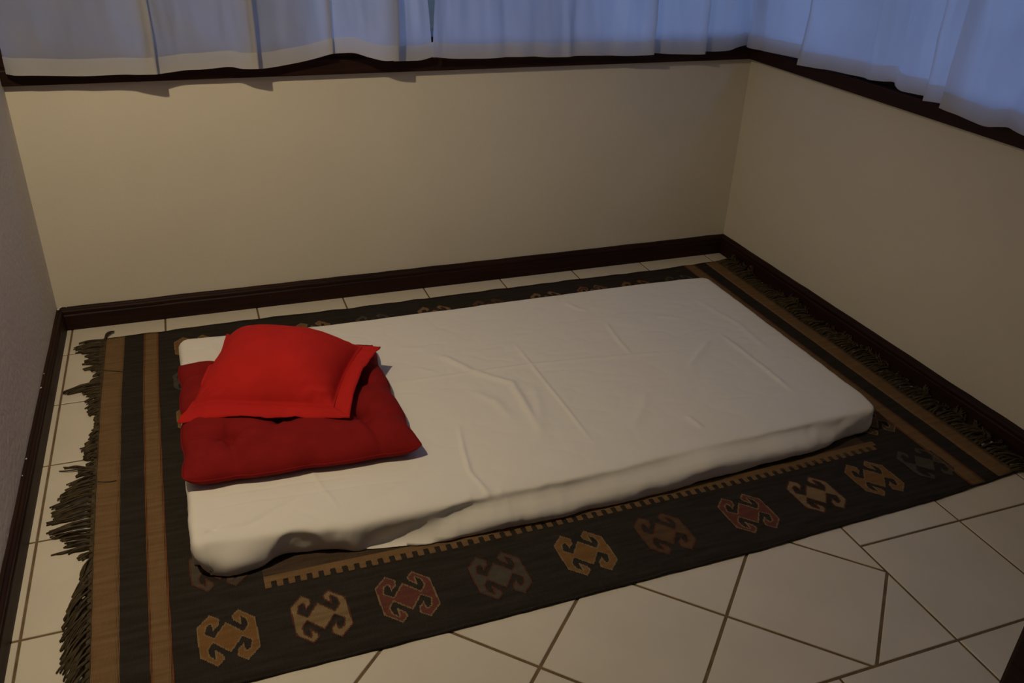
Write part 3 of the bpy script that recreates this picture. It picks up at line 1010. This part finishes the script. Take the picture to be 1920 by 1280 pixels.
# flange: a ring of doubled cloth
NR, NW = 240, 9
def per_pt(u, w):
    """u around 0..4, w 0 inner .. 1 outer"""
    s0, s1, t0, t1 = lerp(FL, 0.0, w), lerp(1 - FR_, 1.0, w), lerp(FF, 0.0, w), lerp(1 - FB, 1.0, w)
    e, k = u % 1, int(u) % 4
    return [(lerp(s0, s1, e), t0), (s1, lerp(t0, t1, e)), (lerp(s1, s0, e), t1), (s0, lerp(t1, t0, e))][k]
tp, bt = [], []
for i in range(NR):
    u = 4 * i / NR
    for j in range(NW):
        w = j / (NW - 1)
        s, t = per_pt(u, w)
        x, y, z, p = pil_z(s, t)
        rp = 0.0040 * fbm(s * 14, t * 14, 7.0) * w + 0.0030 * math.sin(u * 21) * w * (0.5 + 0.5 * math.sin(u * 5))
        z += rp
        side = int(u) % 4
        if side == 0: z += 0.006 * math.sin(w * math.pi) - 0.004 * w
        if side == 1: z += 0.016 * math.sin(w * 2.2) * math.sin((u % 1) * math.pi) - 0.002
        th = 0.0016 if j < NW - 1 else 0.0008
        tp.append((x, y, z + th)); bt.append((x, y, z - th))
F = []
n = NR * NW
for i in range(NR):
    k = (i + 1) % NR
    for j in range(NW - 1):
        a, b = i * NW + j, k * NW + j
        F.append((a, a + 1, b + 1, b)); F.append((n + a, n + b, n + b + 1, n + a + 1))
    a, b = i * NW + NW - 1, k * NW + NW - 1
    F.append((a, n + a, n + b, b))
    a, b = i * NW, k * NW
    F.append((a, b, n + b, n + a))
obj('flange', tp + bt, F, M['pillow'], pil, smooth=True)

# ------------------------------------------------------------------ curtains
def catmull(P, m=6):
    out = []
    n = len(P)
    for i in range(n - 1):
        p0, p1, p2, p3 = P[max(i - 1, 0)], P[i], P[i + 1], P[min(i + 2, n - 1)]
        for k in range(m):
            t = k / m
            out.append(tuple(0.5 * ((2 * b) + (-a + c) * t + (2 * a - 5 * b + 4 * c - d) * t * t + (-a + 3 * b - 3 * c + d) * t ** 3)
                             for a, b, c, d in zip(p0, p1, p2, p3)))
    out.append(P[-1])
    return out
ROD_Z = 1.93
def curtain(name, path, label, right=False, hem=0.047, seed=0.0, part_end=0, part_start=0):
    """path: (along, out, hem z); 'along' runs along the wall, 'out' is the distance of the cloth from the wall plane"""
    P = catmull(path, 7)
    def W(a, o, z): return (W1 - o, a, z) if right else (a, YB - o, z)
    mid = P[len(P) // 2]
    root = tag(empty(name, W(mid[0], 0.06, 0.84)), label, 'curtain', 'white cotton window curtains')
    nz = 46
    V = []
    N = len(P)
    for i, (a, o, zb) in enumerate(P):
        for j in range(nz):
            t = j / (nz - 1)
            zz = lerp(zb, ROD_Z, t ** 1.5)
            h = zz - zb
            oo = lerp(o, 0.062 + (o - 0.062) * 0.6, smooth01(h / 0.7))
            oo += (0.0065 * fbm(a * 17 + zz * 1.5, zz * 2.2, seed) + 0.012 * fbm(a * 9, zz * 1.2, seed + 8) * min(1, h * 8) + 0.008 * fbm(a * 6 + zz * 2.5, zz * 5, seed + 3)) * min(1, 0.2 + h * 6)
            oo = max(oo, 0.030)
            aa = a + 0.010 * fbm(zz * 3, a * 4, seed + 5) * min(1, h * 4)
            # the two halves of the window draw apart higher up
            aa += h * (part_end * smooth01(1 - (P[-1][0] - a) / 0.12) + part_start * smooth01(1 - (a - P[0][0]) / 0.12))
            V.append(W(aa, oo, zz))
    F = grid_faces(N, nz, 0, right)
    obj('cloth', V, F, M['curtain'], root, smooth=True)
    # the doubled hem: a second layer of cloth sewn in front
    V = []
    nh = 5
    for i, (a, o, zb) in enumerate(P):
        for j in range(nh):
            h = hem * j / (nh - 1)
            zz = zb - 0.001 + h
            oo = lerp(o, 0.062 + (o - 0.062) * 0.6, smooth01(h / 0.7))
            oo += (0.0065 * fbm(a * 17 + zz * 1.5, zz * 2.2, seed) + 0.012 * fbm(a * 9, zz * 1.2, seed + 8) * min(1, h * 8) + 0.008 * fbm(a * 6 + zz * 2.5, zz * 5, seed + 3)) * min(1, 0.2 + h * 6)
            oo = max(oo, 0.030)
            V.append(W(a, oo + 0.0016 + 0.0006 * (j == 0), zz))
    F = grid_faces(N, nh, 0, right)
    obj('hem', V, F, M['hem'], root, smooth=True)
    # rings on the rod
    for q in range(8):
        p = P[int(N * (q + 0.5) / 8)]
        c = W(p[0], 0.062, ROD_Z + 0.010)
        pts = []
        for k in range(13):
            th = 2 * math.pi * k / 12
            d = (0.014 * math.cos(th), 0, 0.014 * math.sin(th)) if right else (0, 0.014 * math.cos(th), 0.014 * math.sin(th))
            pts.append(tuple(Vector(c) + Vector(d)))
        v, f = tube(pts, 0.0015, 5)
        obj('ring', v, f, M['brass'], root, smooth=True)
    return root

C1 = [(0.004, 0.045, 0.838), (0.030, 0.062, 0.836), (0.075, 0.070, 0.836), (0.140, 0.066, 0.832), (0.209, 0.068, 0.829), (0.302, 0.074, 0.831),
      (0.352, 0.090, 0.832), (0.392, 0.104, 0.834), (0.404, 0.104, 0.834), (0.406, 0.096, 0.833), (0.396, 0.083, 0.831), (0.412, 0.072, 0.829),
      (0.450, 0.066, 0.832), (0.488, 0.066, 0.836), (0.541, 0.068, 0.837), (0.610, 0.076, 0.843), (0.649, 0.094, 0.839), (0.684, 0.106, 0.840),
      (0.694, 0.105, 0.840), (0.695, 0.095, 0.838), (0.686, 0.080, 0.836), (0.704, 0.068, 0.833), (0.768, 0.064, 0.839), (0.852, 0.062, 0.853),
      (0.916, 0.068, 0.869), (0.928, 0.066, 0.871), (0.922, 0.056, 0.869), (0.930, 0.050, 0.868), (0.958, 0.060, 0.871), (0.994, 0.074, 0.872),
      (1.034, 0.088, 0.861), (1.078, 0.104, 0.852), (1.110, 0.110, 0.852), (1.127, 0.108, 0.850), (1.128, 0.098, 0.848), (1.116, 0.082, 0.844),
      (1.140, 0.068, 0.842), (1.180, 0.064, 0.841), (1.214, 0.064, 0.842), (1.252, 0.062, 0.851)]
C2 = [(1.246, 0.082, 0.853), (1.260, 0.077, 0.852), (1.285, 0.070, 0.848), (1.322, 0.068, 0.844), (1.414, 0.066, 0.841), (1.470, 0.070, 0.842), (1.509, 0.064, 0.843),
      (1.560, 0.070, 0.843), (1.606, 0.064, 0.842), (1.655, 0.070, 0.839), (1.705, 0.064, 0.837), (1.735, 0.070, 0.838), (1.765, 0.062, 0.839),
      (1.830, 0.070, 0.839), (1.888, 0.064, 0.837), (1.930, 0.072, 0.836), (1.972, 0.074, 0.835), (2.020, 0.080, 0.836), (2.052, 0.084, 0.838),
      (2.060, 0.080, 0.838), (2.058, 0.070, 0.837), (2.050, 0.060, 0.836), (2.072, 0.052, 0.838), (2.130, 0.058, 0.834), (2.188, 0.062, 0.832),
      (2.235, 0.068, 0.831), (2.266, 0.076, 0.832), (2.276, 0.072, 0.832), (2.274, 0.060, 0.832), (2.268, 0.050, 0.834), (2.292, 0.045, 0.836), (2.340, 0.052, 0.836), (2.390, 0.052, 0.838), (2.420, 0.050, 0.846), (2.452, 0.042, 0.851), (2.480, 0.034, 0.852)]
C3 = [(-0.020, 0.056, 0.846), (-0.052, 0.060, 0.846), (-0.095, 0.048, 0.847), (-0.141, 0.050, 0.849), (-0.230, 0.048, 0.854), (-0.330, 0.044, 0.858), (-0.352, 0.050, 0.856),
      (-0.356, 0.062, 0.848), (-0.346, 0.066, 0.843), (-0.350, 0.070, 0.843), (-0.385, 0.066, 0.845), (-0.440, 0.056, 0.848), (-0.499, 0.050, 0.853),
      (-0.575, 0.052, 0.857), (-0.652, 0.048, 0.861), (-0.690, 0.058, 0.862), (-0.735, 0.048, 0.866), (-0.778, 0.044, 0.873), (-0.800, 0.054, 0.866),
      (-0.829, 0.058, 0.858), (-0.875, 0.050, 0.859), (-0.918, 0.046, 0.861), (-0.934, 0.052, 0.858), (-0.932, 0.062, 0.853), (-0.934, 0.068, 0.853),
      (-0.965, 0.062, 0.856), (-1.000, 0.050, 0.857), (-1.060, 0.040, 0.858)]
C4 = [(-1.012, 0.086, 0.852), (-1.030, 0.078, 0.848), (-1.068, 0.070, 0.844), (-1.110, 0.064, 0.838), (-1.160, 0.062, 0.836), (-1.190, 0.054, 0.842),
      (-1.216, 0.050, 0.847), (-1.245, 0.058, 0.846), (-1.275, 0.060, 0.843), (-1.350, 0.070, 0.842), (-1.400, 0.090, 0.842), (-1.410, 0.076, 0.842),
      (-1.430, 0.058, 0.842), (-1.520, 0.062, 0.842), (-1.600, 0.072, 0.842), (-1.680, 0.058, 0.842), (-1.760, 0.074, 0.842), (-1.840, 0.060, 0.842), (-1.960, 0.066, 0.842)]
curtain('window_curtain', C1, 'white cotton curtain with a pulled-up wavy hem on the left half of the back window', seed=1.0, part_end=-0.10)
curtain('window_curtain', C2, 'white cotton curtain on the right half of the back window, next to the corner', seed=4.0, part_start=0.04)
curtain('window_curtain', C3, 'white cotton curtain on the right wall, hanging closest to the corner', right=True, seed=7.0)
curtain('window_curtain', C4, 'white cotton curtain on the right wall, farther from the corner', right=True, seed=11.0)
for nm, pts, lab in (('curtain_rod', [(W0 + 0.001, YB - 0.062, ROD_Z + 0.014), (W1 - 0.001, YB - 0.062, ROD_Z + 0.014)], 'thin dark rod carrying the curtains of the back window'),
                     ('curtain_rod', [(W1 - 0.062, YB - 0.075, ROD_Z + 0.014), (W1 - 0.062, -2.04, ROD_Z + 0.014)], 'thin dark rod carrying the curtains of the right window')):
    v, f = tube([Vector(pts[0]).lerp(Vector(pts[1]), i / 6) for i in range(7)], 0.007, 10)
    r = tag(empty(nm, pts[0]), lab, 'curtain rod', 'curtain rods')
    obj('rod', v, f, M['wood'], r, smooth=True)
    for t in (0.03, 0.5, 0.97):
        p = Vector(pts[0]).lerp(Vector(pts[1]), t)
        q = p + (Vector((0, 0.061, 0)) if abs(pts[0][1] - pts[1][1]) < 0.1 else Vector((0.061, 0, 0)))
        v, f = tube([p, p.lerp(q, 0.5), q], 0.005, 6)
        obj('bracket', v, f, M['wood'], r)

# ------------------------------------------------------------------ wall lamp (above the frame)
lamp = tag(empty('wall_lamp', (W0, LAMP[1], LAMP[2] + 0.06)), 'small brass reflector lamp mounted high on the left wall, aimed at the mattress', 'lamp')
def aim(verts):
    rot = LAMP_AIM.to_track_quat('-Z', 'Y')
    return [tuple(rot @ Vector(p) + Vector(LAMP)) for p in verts]
v, f = lathe([(0.045, 0.0), (0.045, 0.006), (0.036, 0.012), (0.010, 0.018)], (W0, LAMP[1], LAMP[2] + 0.06), axis='X', n=24)
obj('backplate', v, f, M['brass'], lamp, smooth=True)
back = Vector(LAMP) - LAMP_AIM * 0.075
v, f = tube([(W0 + 0.012, LAMP[1], LAMP[2] + 0.06), (W0 + 0.035, LAMP[1] - 0.004, LAMP[2] + 0.066), tuple(back)], 0.006, 8)
obj('arm', v, f, M['brass'], lamp, smooth=True)
v, f = lathe([(0.012, 0.080), (0.020, 0.070), (0.026, 0.045), (0.034, 0.020), (0.040, 0.006), (0.038, 0.006), (0.031, 0.016), (0.020, 0.030)], (0, 0, 0), n=24)
obj('reflector_shade', aim(v), f, M['brass'], lamp, smooth=True)
v, f = lathe([(0.012, 0.034), (0.024, 0.028), (0.026, 0.024), (0.016, 0.0235)], (0, 0, 0), n=20)
obj('bulb', aim(v), f, M['bulb'], lamp, smooth=True)
lo = bpy.data.objects.new('lamp_light', lamp_d)
COL.objects.link(lo)
lo.parent = lamp
lo.location = Vector(LAMP) - wloc(lamp)
lo.rotation_mode = 'QUATERNION'
lo.rotation_quaternion = LAMP_AIM.to_track_quat('-Z', 'Y')
